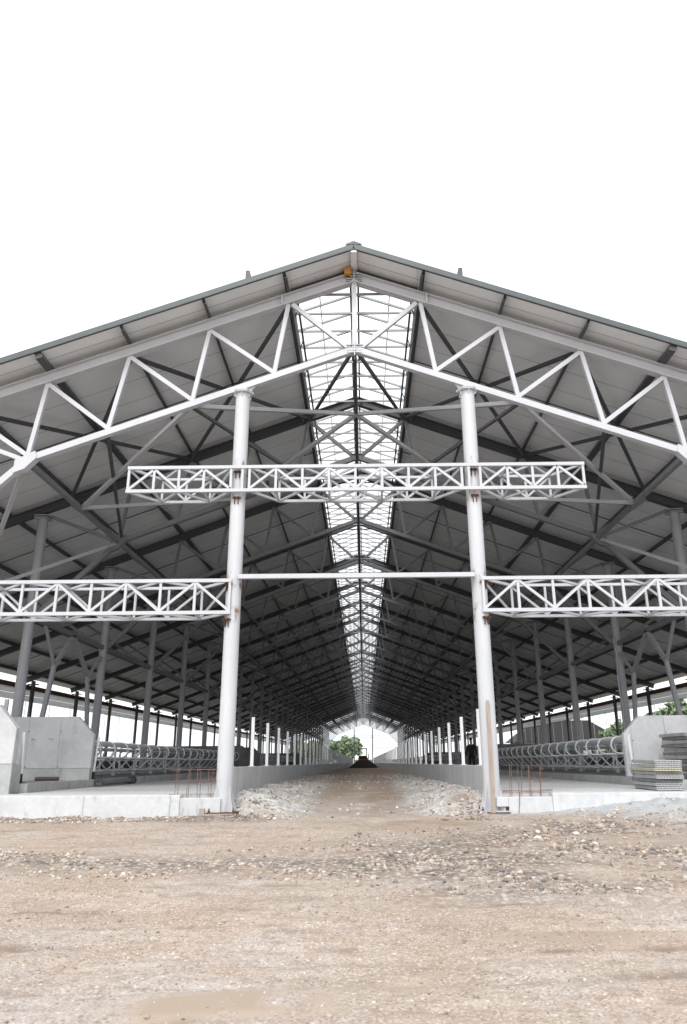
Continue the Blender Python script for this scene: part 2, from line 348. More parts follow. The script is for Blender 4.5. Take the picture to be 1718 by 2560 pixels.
    hp = h-pz*.024
    wet = (1-ss(lvl-.004, lvl+.004, hp))*ss(.12, .4, pz)
    h = np.where(wet > 0, np.maximum(hp, lvl), hp)
    damp_and_shade = np.maximum(damp_and_shade, inside*ss(12, 45, y)*.75)  # nave dirt darkened with depth: interior shade put into the colour
    added_grass = np.maximum(ss(20.5, 22, ax)*ss(-4, 6, y), ss(212, 222, y))*np.clip(1.1+fbm(x, y, 44, ((.4, .5),)), 0, 1)  # dark grass added outside the barn to cut light bouncing in
    track = np.zeros_like(x); wob = .25*fbm(x, x*0+3, 51, ((.35, 1), (1.1, .4)))
    brk = np.clip(2.4*fbm(x, y, 52, ((.9, .7), (3.1, .6), (9, .4)))+.15, 0, 1)
    for y_, sl_, w_, a_ in ((-11.9, .05, .05, .8), (-11.45, .03, .06, .7), (-10.75, -.06, .07, .8), (-10.2, -.05, .06, .7), (-9.5, .04, .08, .8), (-8.9, .05, .06, .6), (-8.4, -.03, .09, .6), (-5.0, .02, .10, .5), (-3.9, .03, .12, .5), (-2.9, -.02, .12, .5)):
        g_ = np.exp(-((y-(y_+sl_*x+wob))/w_)**2); track = np.maximum(track, a_*g_*brk); h = h-.012*g_
    track = track*(1-np.clip(cement, 0, 1))
    return h, gravel, white, cement, damp_and_shade, wet, added_grass, track
def axis_steps(segs):
    out = [segs[0][0]]
    for a, b, st in segs:
        k = max(1, int(round((b-a)/st))); out += list(np.linspace(a, b, k+1)[1:])
    return np.array(out)
xs = axis_steps([(-900, -60, 70), (-60, -20, 5), (-20, -10, .6), (-10, -4, .07), (-4, 4, .035), (4, 10, .07), (10, 20, .6), (20, 60, 5), (60, 900, 70)])
ys = axis_steps([(-300, -40, 40), (-40, -14, 2), (-14, -9, .03), (-9, -4, .05), (-4, 2, .045), (2, 12, .09), (12, 40, .3), (40, 120, 1.6), (120, 300, 5), (300, 1500, 120)])
GX, GY = np.meshgrid(xs, ys); fl = ground_fields(GX.ravel(), GY.ravel())
nx, ny = len(xs), len(ys)
idx = np.arange(nx*ny).reshape(ny, nx)
quads = np.stack([idx[:-1, :-1], idx[:-1, 1:], idx[1:, 1:], idx[1:, :-1]], -1).reshape(-1, 4)
def npmesh(name, V, Fq, k, mat, attrs=None, smooth=True):
    me = bpy.data.meshes.new(name); me.vertices.add(len(V)); me.vertices.foreach_set('co', np.ascontiguousarray(V, np.float32).ravel())
    me.loops.add(Fq.size); me.loops.foreach_set('vertex_index', np.ascontiguousarray(Fq, np.int32).ravel())
    me.polygons.add(len(Fq)); me.polygons.foreach_set('loop_start', np.arange(0, Fq.size, k, dtype=np.int32)); me.polygons.foreach_set('loop_total', np.full(len(Fq), k, np.int32))
    me.polygons.foreach_set('use_smooth', np.full(len(Fq), smooth)); me.update(calc_edges=True); me.validate()
    for nm, val in (attrs or {}).items():
        at = me.attributes.new(nm, 'FLOAT', 'POINT'); at.data.foreach_set('value', np.ascontiguousarray(val, np.float32))
    me.materials.append(mat); return me
gme = npmesh('ground', np.stack([GX.ravel(), GY.ravel(), fl[0]], -1), quads, 4, GROUND, dict(zip(('gravel', 'white', 'cement', 'damp_and_shade', 'wet', 'added_grass', 'track'), fl[1:])))
struct(link('ground', gme))

# loose stones
bm = bmesh.new(); bmesh.ops.create_icosphere(bm, subdivisions=1, radius=1)
IV = np.array([v.co[:] for v in bm.verts]); IF = np.array([[v.index for v in f.verts] for f in bm.faces]); bm.free()
stones = []
def scatter(n, fx, fy, s0, s1, tones, acc=None, white=0.):
    c = 0
    x = fx(rng.random(n)); y = fy(rng.random(n))
    keep = np.ones(n, bool) if acc is None else rng.random(n) < acc(x, y)
    x, y = x[keep], y[keep]; k = len(x)
    s = s0*(s1/s0)**(rng.random(k)**1.8); t = np.clip(rng.choice(tones, k)+rng.normal(0, .06, k), 0, 1)
    stones.append((x, y, s, t))
lin = lambda a, b: (lambda r: a+(b-a)*r)
GENT = [.05, .2, .3, .36, .45, .5, .6, .7, .82]
cl = lambda x, y: np.clip(.25+2.4*fbm(x, y, 21, ((1.4, .7), (4, .4))), 0.03, 1)
scatter(9000, lin(-9, -1.7), lin(-1.8, -.28), .010, .04, GENT, lambda x, y: cl(x, y)*ss(-1.9, -.9, y))
scatter(5000, lin(-5, 1.2), lin(-8.2, -5.6), .006, .028, GENT, cl)
scatter(38000, lin(-.2, 8.5), lin(-9, -.5), 0.006, .032, [.0, .02, .05, .1, .2, .3, .36, .45, .5, .55, .68], lambda x, y: cl(x, y)*ground_fields(x, y)[1]*(1-np.clip(1.5*ground_fields(x, y)[3], 0, 1)))
scatter(420, lin(2.0, 7.5), lin(-6, -1.2), .03, .07, [.2, .3, .4, .5, .6, .8], lambda x, y: cl(x, y)*ground_fields(x, y)[1]*(1-np.clip(2*ground_fields(x, y)[3], 0, 1)))
scatter(1500, lin(-4, 4), lin(-12.5, -3), .006, .02, [.2, .24, .28], cl)
scatter(30000, lin(-4.5, 4.5), lin(-12.7, -5), .0025, .007, [.1, .2, .3, .36, .45, .55], cl)
scatter(500, lin(4, 8.5), lin(-2.2, -.4), .012, .05, [.3, .5, .6, .7, .8])
scatter(26000, lin(-2.5, 2.5), lin(-.9, 26), .010, .042, [.1, .2, .45, .6, .7, .8, .85, .9], lambda x, y: cl(x, y)*(.12+.88*ss(.8, 1.7, np.abs(x)))*(1-.6*ss(8, 30, y)))
scatter(900, lin(-2.6, 2.6), lin(-1.6, .5), .012, .05, [.03, .1, .2, .3, .6], lambda x, y: ss(1.2, 2.4, np.abs(x)))
scatter(26000, lin(-5, 5), lin(-12.7, -2), .0025, .0085, GENT, lambda x, y: .25+.75*cl(x, y))
sx, sy, s_, st = [np.concatenate(q) for q in zip(*stones)]
sz = ground_fields(sx, sy)[0]; k = len(sx)
V = IV[None]*(1+rng.normal(0, .25, (k, len(IV), 1)))*rng.uniform(.6, 1.25, (k, 1, 3))*np.array([1.1, 1., .75])
a = rng.random(k)*6.283; ca, sa = np.cos(a)[:, None], np.sin(a)[:, None]
V = np.stack([V[..., 0]*ca-V[..., 1]*sa, V[..., 0]*sa+V[..., 1]*ca, V[..., 2]], -1)*s_[:, None, None]
V += np.stack([sx, sy, sz+s_*.25], -1)[:, None]
FF = (IF[None]+(np.arange(k)*len(IV))[:, None, None]).reshape(-1, 3)
o = link('loose_gravel', npmesh('loose_gravel', V.reshape(-1, 3), FF, 3, STONE, {'tone': np.repeat(st, len(IV))}, False)); o['kind'] = 'stuff'

# ------------------------------------------------------------------ concrete floors and walls
for sx_ in (-1, 1):
    mb = MB()
    def slab(x0, x1, y0, y1, a, th, ya=None):
        p = [(sx_*x0, y0), (sx_*x1, y0), (sx_*x1, y1), (sx_*x0, y1)]
        mb.add([(x, y, fz(y, a)-th) for x, y in p]+[(x, y, fz(y, a)) for x, y in p], [(3,2,1,0),(4,5,6,7),(0,1,5,4),(1,2,6,5),(2,3,7,6),(3,0,4,7)])
    xk_ = 7.3 if sx_ < 0 else 6.85; slab(2.72, xk_, .02, 24, .405, .3); slab(xk_, 20, .02, .89, .405, .3)
    struct(mb.build('feed_alley_floor', CONCF))
    mb = MB(); slab(2.72, xk_, 24.004, 212, .40, .3); struct(mb.build('rear_alley_floor', CONCD))  # same floor as the front slab, coloured darker to deepen interior shade
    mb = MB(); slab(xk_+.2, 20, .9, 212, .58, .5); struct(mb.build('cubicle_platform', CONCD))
    mb = MB(); slab(xk_, xk_+.2, 1.36 if sx_ < 0 else .9, 212, .60, .5); k_ = mb.build('concrete_kerb', CONCM)
    tag(k_, 'low concrete kerb between feed alley and cubicles, '+('with steel roller lying along it' if sx_ < 0 else 'running behind the shorter slat stack'), 'kerb', 'kerbs along the cubicles')
    # feed wall + posts
    mb = MB(); p = [(sx_*2.56, .12), (sx_*2.74, .12), (sx_*2.74, 208), (sx_*2.56, 208)]
    mb.add([(x, y, -.3-SL*y) for x, y in p]+[(x, y, .92-SL*y) for x, y in p], [(3,2,1,0),(4,5,6,7),(0,1,5,4),(1,2,6,5),(2,3,7,6),(3,0,4,7)])
    fw = mb.build('feed_wall', CONCW, bevel=.012)
    tag(fw, 'long low concrete feed wall with white posts, '+('on the side with the rusty base plate column' if sx_ < 0 else 'in front of the standing person'), 'wall', 'feed walls of the drive alley')
    pm = None
    for i in range(68):
        y = (.42 if sx_ < 0 else .92)+2.93*i
        if pm is None:
            b_ = MB(); b_.bar((0,0,0), (0,0,1.17), .075, .075, (0,1,0)); b_.box(-.07, -.07, 0, .07, .07, .012); pm = b_.mesh('post', WHITEP)
        link('post', pm, fw, (sx_*2.65, y, .921-SL*y))
    # front foundation wall
    mb = MB()
    if sx_ < 0: mb.box(-10.6, -.24, -.3, -3.53, 0.0, .405)
    else: mb.box(3.85, -.24, -.3, 10.6, 0.0, .40)
    fw2 = mb.build('foundation_wall', concrete('foundation_concrete_'+('west' if sx_ < 0 else 'east'), (.50, .515, .53), (.62, .63, .645), ('X', 1.72, .28, .02) if sx_ < 0 else None, .4), bevel=.01)
    tag(fw2, 'pale concrete foundation wall in two tones with formwork joints above a strip of rubble' if sx_ < 0 else 'pale concrete foundation wall half buried by grey sand heap', 'wall')
    mb = MB()
    if sx_ < 0: mb.box(-3.526, -.235, -.3, -2.72, -.004, .345)
    else: mb.box(2.74, -.235, .15, 2.98, -.004, .33); mb.box(2.98, -.235, -.3, 3.846, -.004, .33)
    cb = mb.build('foundation_block', CONC, bevel=.012)
    tag(cb, 'short rough concrete foundation block beside column, rebar standing on it, '+('next to rusty base plate' if sx_ < 0 else 'leaning plank at its end'), 'block')

# partitions
def panel(name, label, poly, y0, y1, mat=CONCP, seams=(), group=None):
    mb = MB(); mb.prism(poly, 1, y0, y1); o = mb.build(name, mat, bevel=.018); tag(o, label, 'partition', group)
    for q in seams:
        b_ = MB(); b_.bar((q[0], y0-.003, q[1]), (q[2], y0-.003, q[3]), .016, .006, (0, -1, 0)); b_.build('joint', CONCM, o)
    for q in seams:
        for t in (.28, .97):
            b_ = MB(); X = q[0]+(q[2]-q[0])*(1-t); Z = q[1]+(q[3]-q[1])*(1-t)
            xx, zz = q[2]+(q[0]-q[2])*(1-t), q[3]+(q[1]-q[3])*(1-t)
            b_.tube([(xx+.02, y0-.008, zz), (xx+.02, y0+.01, zz)], .014, 8); b_.build('bolt_hole', BLACK, o)
    return o
base = MB(); base.box(-13.6, 5.48, .3, -7.43, 5.7, .852)
panel('concrete_partition', 'grey precast concrete partition with chamfered corner and two joints beside the cubicles',
      [(-13.6, .855), (-7.42, .855), (-7.42, 1.75), (-7.92, 2.24), (-13.6, 2.24)], 5.5, 5.68, CONCP, [(-8.38, 2.23, -8.36, .86), (-9.28, 2.23, -9.26, .86)])
tag(base.build('partition_footing', CONCM, bevel=.01), 'dark stained concrete footing under the grey chamfered partition', 'footing')
panel('concrete_partition', 'pale concrete partition cut off by photo edge standing on raised concrete block', [(-10.6, 1.0), (-7.5, 1.0), (-7.5, 1.75), (-7.97, 2.26), (-10.6, 2.26)], .9, 1.12, CONC)
b_ = MB(); b_.box(-10.6, .88, .395, -7.48, 1.36, .996); tag(b_.build('concrete_block', CONCM, bevel=.012), 'raised concrete block with darker end face under the pale partition', 'block')
panel('concrete_partition', 'pale precast partition with chamfered corner behind the two slat stacks', [(13.6, .58), (6.9, .58), (6.9, 1.62), (7.38, 2.09), (13.6, 2.09)], 4.2, 4.4, CONC, [(7.98, 2.07, 8.0, .6), (7.105, 1.8, 7.09, .6)])
for sx_ in (-1, 1):
    for y in (32.5, 37.5, 70, 75):
        poly = [(7.1, fz(y, .56)), (13.5, fz(y, .56)), (13.5, fz(y, 2.05)), (7.55, fz(y, 2.05)), (7.1, fz(y, 1.6))]
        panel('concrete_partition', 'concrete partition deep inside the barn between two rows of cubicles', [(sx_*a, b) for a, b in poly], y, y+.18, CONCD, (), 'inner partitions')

# ------------------------------------------------------------------ cubicles
def arc(cx, cz, r, a0, a1, k=7):
    return [(cx+r*math.cos(math.radians(a0+(a1-a0)*i/k)), cz+r*math.sin(math.radians(a0+(a1-a0)*i/k))) for i in range(k+1)]
def divider_mesh(sgn, x0=None, x1=9.75):
    x0 = x0 or (7.05 if sgn > 0 else 7.45)
    prof = [(x1, 1.63)]+arc(x0+.225, 1.405, .225, 90, 270, 8)+[(x0+1.0, 1.18)]+arc(x0+1.05, .98, .20, 85, 45, 3)+[(x0+1.42, .87)]+arc(x0+1.62, .97, .2, 225, 270, 3)+[(x1, .77)]
    b_ = MB(); b_.tube([(sgn*x, 0, z) for x, z in prof], .029, 7, True); return b_
DM = {}
for sgn in (-1, 1):
    DM[sgn] = divider_mesh(sgn).mesh('divider', GALV)
    DM[sgn, 'm'] = None
    b_ = divider_mesh(sgn); b_.v = [(sgn*(20.55-abs(x)), y, z) for x, y, z in b_.v]; DM[sgn, 'm'] = b_.mesh('divider', GALV)
PM = MB(); PM.bar((0,0,0), (0,0,1.1), .06, .06, (0,1,0)); PM.box(-.06, -.06, 0, .06, .06, .10); PMM = PM.mesh('upright', GALV)
SECT = [(5.25, 31.8), (38.3, 69.3), (75.8, 107), (113, 144), (150, 200)]
for sgn in (-1, 1):
    sd_ = 'behind the grey chamfered partition' if sgn < 0 else 'behind the slat stacks'
    for mir in (False, True):
        for si, (y0, y1) in enumerate(SECT):
            if mir and si > 1: continue
            lab = [f'row of curved galvanised cubicle dividers facing the feed alley, {sd_}', f'second row of cubicle dividers along the alley, past the row {sd_}', f'distant row of cubicle dividers deep inside the barn, {"roller" if sgn<0 else "person"} side'][min(si, 2)]
            if mir: lab = [f'back row of cubicle dividers facing the side opening, {sd_}', f'back row of cubicle dividers farther inside, on the {"roller" if sgn<0 else "person"} side'][si]
            ys_ = list(np.arange(y0+(.5 if sgn > 0 else 1.0), y1-.2, 1.215 if sgn > 0 else 1.29))
            if si < 2:
                row = thing('cubicle_row', lab, 'cubicles', (0, 0, 0), 'cubicle rows')
                for i, y in enumerate(ys_):
                    link('divider', DM[sgn, 'm'] if mir else DM[sgn], row, (0, y, -SL*y))
                    if i % 2 == 0: link('upright', PMM, row, (sgn*(9.55 if not mir else 11.0), y+.03, fz(y, .58)))
                X = (lambda q: sgn*(20.55-q)) if mir else (lambda q: sgn*q)
                for x, z, r in ((9.1, 1.675, .018), (8.6, 1.675, .014), (9.66, 1.52, .014), (9.62, 1.25, .014), (9.5, .745, .022), (9.62, .66, .02)):
                    b_ = MB(); b_.tube([(X(x), y0, z-SL*y0), (X(x), y1, z-SL*y1)], r, 6); b_.build('rail', GALV, row)
            else:
                b_ = MB()
                for y in ys_:
                    d_ = divider_mesh(sgn); b_.add([(x, yy+y, z-SL*y) for x, yy, z in d_.v], d_.f, True)
                for x, z in ((9.1, 1.66), (9.5, .745), (8.6, 1.67)): b_.tube([(sgn*x, y0, z-SL*y0), (sgn*x, y1, z-SL*y1)], .025, 5)
                tag(b_.build('cubicle_row', GALV), lab, 'cubicles', 'cubicle rows')

# ------------------------------------------------------------------ the steel barn
barn = thing('steel_barn', 'huge open steel barn under construction with pitched roof, white front columns and ridge skylight', 'barn')
zb = lambda x: 12.54-K*abs(x)            # underside of top chord
zc = lambda x: 12.69-K*abs(x)            # centre of top chord
zl = lambda x: 10.60-.37*abs(x)          # centre of bottom chord
T_ = [1.66, 3.6, 5.53, 7.46, 9.4]; B_ = [1.97, 3.92, 5.88, 7.7]
def chord_mb(simple=False):
    c = MB()
    for s in (-1, 1):
        a, b = (0, 0, zc(0)), (s*19.35, 0, zc(19.35))
        if simple: c.bar(a, b, .16, .28)
        else: c.ibeam(a, b, .2, .28, .02)
    return c
def low_mb(simple=False):
    c = MB()
    for s in (-1, 1):
        c.bar((0, 0, zl(0)), (s*7.7, 0, zl(7.7)), .15, .15); c.bar((s*7.68, 0, zl(7.7)), (s*10.1, 0, 5.32), .15, .15)
    return c
def webs():
    out = []
    for s in (-1, 1):
        for i in range(4):
            out.append(((s*T_[i], 0, zb(T_[i])), (s*B_[i], 0, zl(B_[i])+.07), .10)); out.append(((s*T_[i+1], 0, zb(T_[i+1])), (s*(B_[i]-.06), 0, zl(B_[i])+.07), .10))
        out.append(((s*(T_[0]-.1), 0, zb(T_[0])), (s*.12, 0, zl(.12)+.07), .11))
        out.append(((s*7.78, 0, zl(7.7)), (s*10.02, 0, 8.62), .10))
        out.append(((s*10.4, 0, 5.4), (s*13.6, 0, zb(13.6)), .10))
    return out
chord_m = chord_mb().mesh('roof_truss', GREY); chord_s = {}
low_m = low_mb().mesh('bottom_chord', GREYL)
web_m = []
for a, b, w_ in webs():
    c = MB(); c.bar(a, b, w_, w_-.006*(1+len(web_m) % 3), (0, 1, 0)); web_m.append(c.mesh('web_member', GREYL))
c = MB(); c.bar((0, 0, zl(0)), (0, 0, zb(0)+.1), .12, .12, (0, 1, 0)); post_m = c.mesh('king_post', GREYL)
gus_m = []
for z in (zc(0)-.02, zl(0)):
    c = MB()
    c.box(-.012, -.11, z-.2, .012, .11, z+.2)
    for q in (-.11, -.045, .03, .10): c.box(-.2, -.085, z+q, .2, .085, z+q+.012)
    gus_m.append(c.mesh('joint_plate', GREYL))
for s_ in (-1, 1):
    c = MB(); c.prism([(s_*1.8, zc(1.8)-.12), (s_*1.84, zc(1.8)-.12), (s_*1.84, zc(1.8)+.12), (s_*1.8, zc(1.8)+.12)], 1, -.097, .097); gus_m.append(c.mesh('stiffener', GREYL))
    c = MB(); c.prism([(s_*7.45, 7.78), (s_*7.5, 7.95), (s_*7.95, 7.72), (s_*7.95, 7.4), (s_*7.7, 7.5)], 1, -.1, .1); gus_m.append(c.mesh('joint_plate', GREYL))
def remat(me, mat):
    n_ = me.copy(); n_.materials.clear(); n_.materials.append(mat); return n_
full = None
for t in range(NT):
    y = S*t; P_ = (0, y, 0)
    if t < 10:
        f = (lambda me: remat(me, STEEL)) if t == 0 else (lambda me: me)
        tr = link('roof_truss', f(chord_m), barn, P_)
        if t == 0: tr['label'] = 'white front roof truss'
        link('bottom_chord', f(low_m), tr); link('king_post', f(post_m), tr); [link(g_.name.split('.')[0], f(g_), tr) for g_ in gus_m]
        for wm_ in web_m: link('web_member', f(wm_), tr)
    else:
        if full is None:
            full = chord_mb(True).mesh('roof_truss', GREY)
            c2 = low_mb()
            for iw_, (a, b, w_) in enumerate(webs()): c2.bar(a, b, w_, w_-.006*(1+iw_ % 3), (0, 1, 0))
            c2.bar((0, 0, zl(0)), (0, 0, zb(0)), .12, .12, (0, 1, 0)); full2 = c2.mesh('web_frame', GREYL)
        link('web_frame', full2, link('roof_truss', full, barn, P_))

# columns
def front_column(s):
    c = MB(); c.tube([(s*2.7, 0, .082), (s*2.7, 0, 9.40)], .168, 32)
    o = c.build('column', COLM, barn); o['label'] = 'white round front column'
    c = MB(); hx = [(s*2.7+.26*math.cos(math.radians(60*k)), .26*math.sin(math.radians(60*k))) for k in range(6)]
    c.prism(hx, 2, 9.40, 9.425); c.prism(hx, 2, 9.435, 9.46)
    for k in range(6):
        an = math.radians(60*k+30); c.bar((s*2.7+.17*math.cos(an), .17*math.sin(an), 9.30), (s*2.7+.17*math.cos(an), .17*math.sin(an), 9.40), .09, .012, (-math.sin(an), math.cos(an), 0))
    c.build('cap_plate', STEEL, o)
    c = MB(); c.prism([(s*2.93, 9.46), (s*2.53, 9.46), (s*2.35, 9.70), (s*2.78, 9.545)], 1, -.012, .012); c.prism([(-.12, 9.46), (.12, 9.46), (.075, 9.62), (-.075, 9.62)], 0, s*2.62-.008, s*2.62+.008); c.build('head_gusset', STEEL, o)
    c = MB(); c.box(s*2.7-.30, -.30, .055, s*2.7+.30, .30, .08); c.build('base_plate', RUST if s < 0 else CONCM, o, (0, 0, 0), .004)
    c = MB(); c.box(s*2.7-.27, -.27, -.2, s*2.7+.27, .27, .053); c.build('footing', CONCD, o)
    for bx in (-.24, .24):
        for by in (-.24, .24):
            c = MB(); c.tube([(s*2.7+bx, by, .08), (s*2.7+bx, by, .15)], .012, 6); c.tube([(s*2.7+bx, by, .08), (s*2.7+bx, by, .105)], .024, 6); c.build('anchor_bolt', RUST, o)
    c = MB()
    for k in range(4):
        an = math.radians(45+90*k); d = Vector((math.cos(an), math.sin(an), 0)); ctr = Vector((s*2.7, 0, 0))
        poly = [(.16, .082), (.31, .082), (.17, .58)]
        r_ = Vector((-d.y, d.x, 0))*.008
        q = [ctr+d*a+Vector((0, 0, z)) for a, z in poly]
        c.add([p-r_ for p in q]+[p+r_ for p in q], [(0,1,2),(5,4,3),(0,3,4,1),(1,4,5,2),(2,5,3,0)])
    c.build('foot_fin', STEEL, o)
    for z in (7.33, 6.70, 4.70, 3.92):
        w_ = s*2.7 if z > 6 else s*2.79
        c = MB()
        for q in (-.045, .035): c.bar((w_+q, -.16, z-.15), (w_+q, -.16, z+.03), .018, .1, (0, 1, 0))
        c.box(w_-.09, -.21, z-.02, w_+.09, -.15, z+.015)
        c.build('bracket', RUST, o)
    return o
for s in (-1, 1): front_column(s)

c = MB(); c.tube([(0, 0, -.3), (0, 0, 8.58)], .155, 16)
for k in (8.52, 8.60): c.box(-.22, -.22, k, .22, .22, k+.03)
c.box(-.17, -.1, 5.2, .17, .1, 5.5); col_m = c.mesh('column', GREYC)
c = MB(); c.tube([(0, 0, -.3), (0, 0, 5.42)], .12, 12); c.box(-.3, -.09, 5.2, .3, .09, 5.26); eav_m = c.mesh('eave_post', GREY)
for t in range(NT):
    for s in (-1, 1):
        link('column', col_m, barn, (s*10.25, S*t, 0)); link('eave_post', eav_m, barn, (s*18.9, S*t, 0))
far = MB(); far.tube([(0, 0, -1.3), (0, 0, 9.45)], .16, 12); fm = far.mesh('column', GREY)
for s in (-1, 1): link('column', fm, barn, (s*2.7, L, 0))

# purlins, roof sheets
PX_ = [1.66, 3.6, 5.53, 7.46, 9.4, 11.35, 13.3, 15.2, 17.1, 18.95]
zp = lambda x: 12.84-K*abs(x)
YE = 26*S
for s in (-1, 1):
    for i, x in enumerate(PX_):
        c = MB(); z = zp(x)
        up = (s*K, 0, 1); w_ = .16 if i == 3 else .07
        a, b = (s*x, -.70, z+.085), (s*x, L+.3, z+.085)
        c.bar(a, b, .012 if i != 3 else w_, .155 if i == 3 else .15, up)
        if i != 3: c.bar(a, b, w_, .012, up, .073, s*.03); c.bar(a, b, w_, .012, up, -.073, s*.03)
        c.build('purlin', GREY, barn)
    # roof sheet: full strip at the gable, then open over the ridge
    zu = lambda x: 13.025-K*abs(x)
    def sheet(x0, x1, y0, y1):
        p = [(s*x0, y0), (s*x1, y0), (s*x1, y1), (s*x0, y1)]
        return [(x, y, zu(x)) for x, y in p]+[(x, y, zu(x)+.10) for x, y in p], [(3,2,1,0),(4,5,6,7),(0,1,5,4),(1,2,6,5),(2,3,7,6),(3,0,4,7)]
    c = MB(); c.add(*sheet(0.0, 1.58, -.74, .22)); c.add(*sheet(1.585, 19.7, -.74, YE)); c.build('roof_panel', ROOF, barn)
    c = MB(); c.bar((0, -.752, zu(0)+.055), (s*19.75, -.752, zu(19.75)+.055), .02, .135, (0, 0, 1)); c.build('verge_trim', VERGE, barn)
    c = MB(); c.bar((0, -.735, zu(0)-.018), (s*19.75, -.735, zu(19.75)-.018), .05, .03, (0, 0, 1)); c.build('verge_seal', DARK, barn)
    c = MB(); c.bar((s*.1, .12, zu(.1)-.05), (s*1.6, .12, zu(1.6)-.05), .2, .05, (0, 0, 1)); c.build('closing_strip', DARK, barn)
    c = MB(); c.bar((s*.10, .1, 12.88), (s*.10, L, 12.88), .05, .2); c.build('ridge_beam', GREY, barn)
    c = MB(); c.bar((s*1.47, .3, 12.30), (s*1.47, L, 12.30), .05, .08)
    for i in range(120): c.bar((s*1.47, .6+1.6*i, 12.3), (s*1.62, 1.4+1.6*i, 12.45), .025, .025)
    c.build('skylight_rail', GREY, barn)
    c = MB(); c.tube([(s*.93, .3, 12.78), (s*.93, L, 12.78)], .013, 6); c.build('tie_rod', paint('red_rod', (.28, .12, .10), .7), barn)
    c = MB(); c.bar((s*7.7, 0, 7.72), (s*7.7, L, 7.72), .12, .12); c.build('knee_strut', GREYL, barn)
    c = MB(); c.bar((s*10.25, S, 5.33), (s*10.25, L, 5.33), .13, .16); c.build('longitudinal_strut', GREYL, barn)
    # sag rods mid bay
    for t in range(9):
        for q in (.5,):
            c = MB(); c.bar((s*1.66, S*t+S*q, zp(1.66)+.06), (s*18.9, S*t+S*q, zp(18.9)+.06), .03, .03); c.build('sag_rod', GREY, barn)
    # eaves
    c = MB(); c.box(s*19.15, -.6, 4.93, s*19.27, L, 5.19); c.build('eave_beam', BROWN, barn)
    for z0, z1 in ((4.33, 4.60), (4.625, 4.93)):
        c = MB(); c.box(s*19.16, -.6, z0, s*19.22, L, z1); c.build('side_panel', SIDE, barn)
    c = MB(); c.bar((s*19.2, -.6, 4.30), (s*19.2, L, 4.30), .06, .03); c.build('panel_rail', DARK, barn)
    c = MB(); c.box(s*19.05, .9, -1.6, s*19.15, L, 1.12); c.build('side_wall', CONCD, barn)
    mm_ = MB(); mm_.bar((0, 0, 1.1), (0, 0, 4.3), .035, .035, (0, 1, 0)); mm_ = mm_.mesh('side_post', WHITEP)
    for i in range(40): link('side_post', mm_, barn, (s*19.2, 3.37+3.375*i, 0))
c = MB(); c.tube([(0, S*.0, 10.53), (0, L, 10.53)], .05, 8); c.build('ridge_strut', GREY, barn)
c = MB(); c.box(-.16, -.77, 13.12, .16, -.3, 13.16)
for s in (-1, 1): c.bar((0, -.6, 13.22), (s*.19, -.6, 13.13), .28, .06)
c.build('ridge_cap', VERGE, barn)
c = MB(); c.box(-.075, -.735, 12.92, .075, .2, 13.012); c.build('ridge_flashing', WHITEP, barn)
for s in (-1, 1):
    c = MB(); c.bar((s*2.62, -.6, 12.1), (s*2.62, -.6, 12.50), .10, .05, (0, 1, 0)); c.bar((s*2.62, -.6, 12.48), (s*2.62, -.2, 12.48), .10, .04); c.build('roof_upstand', GREY, barn)

# skylight frames
def sky_frame(yo=0, c=None):
    c = c or MB()
    for s in (-1, 1): c.bar((0, yo, 13.0), (s*1.6, yo, 12.42), .046, .055)
    c.bar((-1.55, yo, 12.40), (1.55, yo, 12.40), .042, .055); return c
sm_ = sky_frame().mesh('skylight_frame', SKYF); nfr = int((L-.3)/.845)
for i in range(min(100, nfr)): link('skylight_frame', sm_, barn, (0, .27+.845*i, 0))
c = MB()
for i in range(100, nfr): sky_frame(.27+.845*i, c)
o = c.build('skylight_frame', SKYF, barn); o['kind'] = 'stuff'

# bracing of the first bays
def brace(a, b, w_=.09, mat=GREYL, nm='brace'):
    c = MB(); c.bar(a, b, w_, w_, (0, 0, 1)); return c.build(nm, mat, barn)
for s in (-1, 1):
    zz = lambda x: zp(x)-.10
    for x0, x1 in ((1.66, 5.53), (5.53, 1.66), (5.53, 9.4), (9.4, 5.53)):
        brace((s*x0, .12, zz(x0)-.12), (s*x1, S-.12, zz(x1)-.12), .09, GREY)
    brace((s*3.9, .1, zl(3.9)), (0, S/2, 10.53), .10, STEEL2); brace((0, S/2, 10.53), (s*3.9, S-.1, zl(3.9)), .10, STEEL2)
    brace((s*4.0, .1, zl(4.0)), (s*7.66, S/2, 7.72), .10, STEEL2); brace((s*7.66, S/2, 7.72), (s*4.0, S-.1, zl(4.0)), .10, STEEL2)
    brace((s*.1, .1, zl(0)-.05), (s*1.6, S-.15, zb(1.66)), .08, GREY)
    brace((s*3.9, .1, zl(3.9)-.05), (s*1.9, S-.1, zl(1.9)), .07, GREY); brace((s*5.9, .1, zl(5.9)-.05), (s*7.6, S-.1, zl(7.6)+.1), .08, GREY)
    brace((s*7.75, .05, 7.68), (s*10.2, S/2, 5.4), .10, STEEL2); brace((s*10.2, S/2, 5.4), (s*7.75, S-.05, 7.68), .10, STEEL2)
    brace((s*10.25, 0, 5.33), (s*10.25, S, 5.33), .13)
    # portal frame between second and third columns
    c = MB(); X = s*10.25; B = lambda y0, z0, y1, z1, w_=.13: c.bar((X, y0, z0), (X, y1, z1), w_, w_, (1, 0, 0))
    B(10.3, 5.3, 9.0, 4.08); B(9.0, 4.08, 8.05, .5); B(9.0, 4.08, 7.9, 5.3, .09); B(10.3, 5.3, 12.12, 4.08); B(12.12, 4.08, 13.0, .5); B(12.12, 4.08, 13.45, 5.0, .09)
    c.build('portal_brace', GREYC, barn)

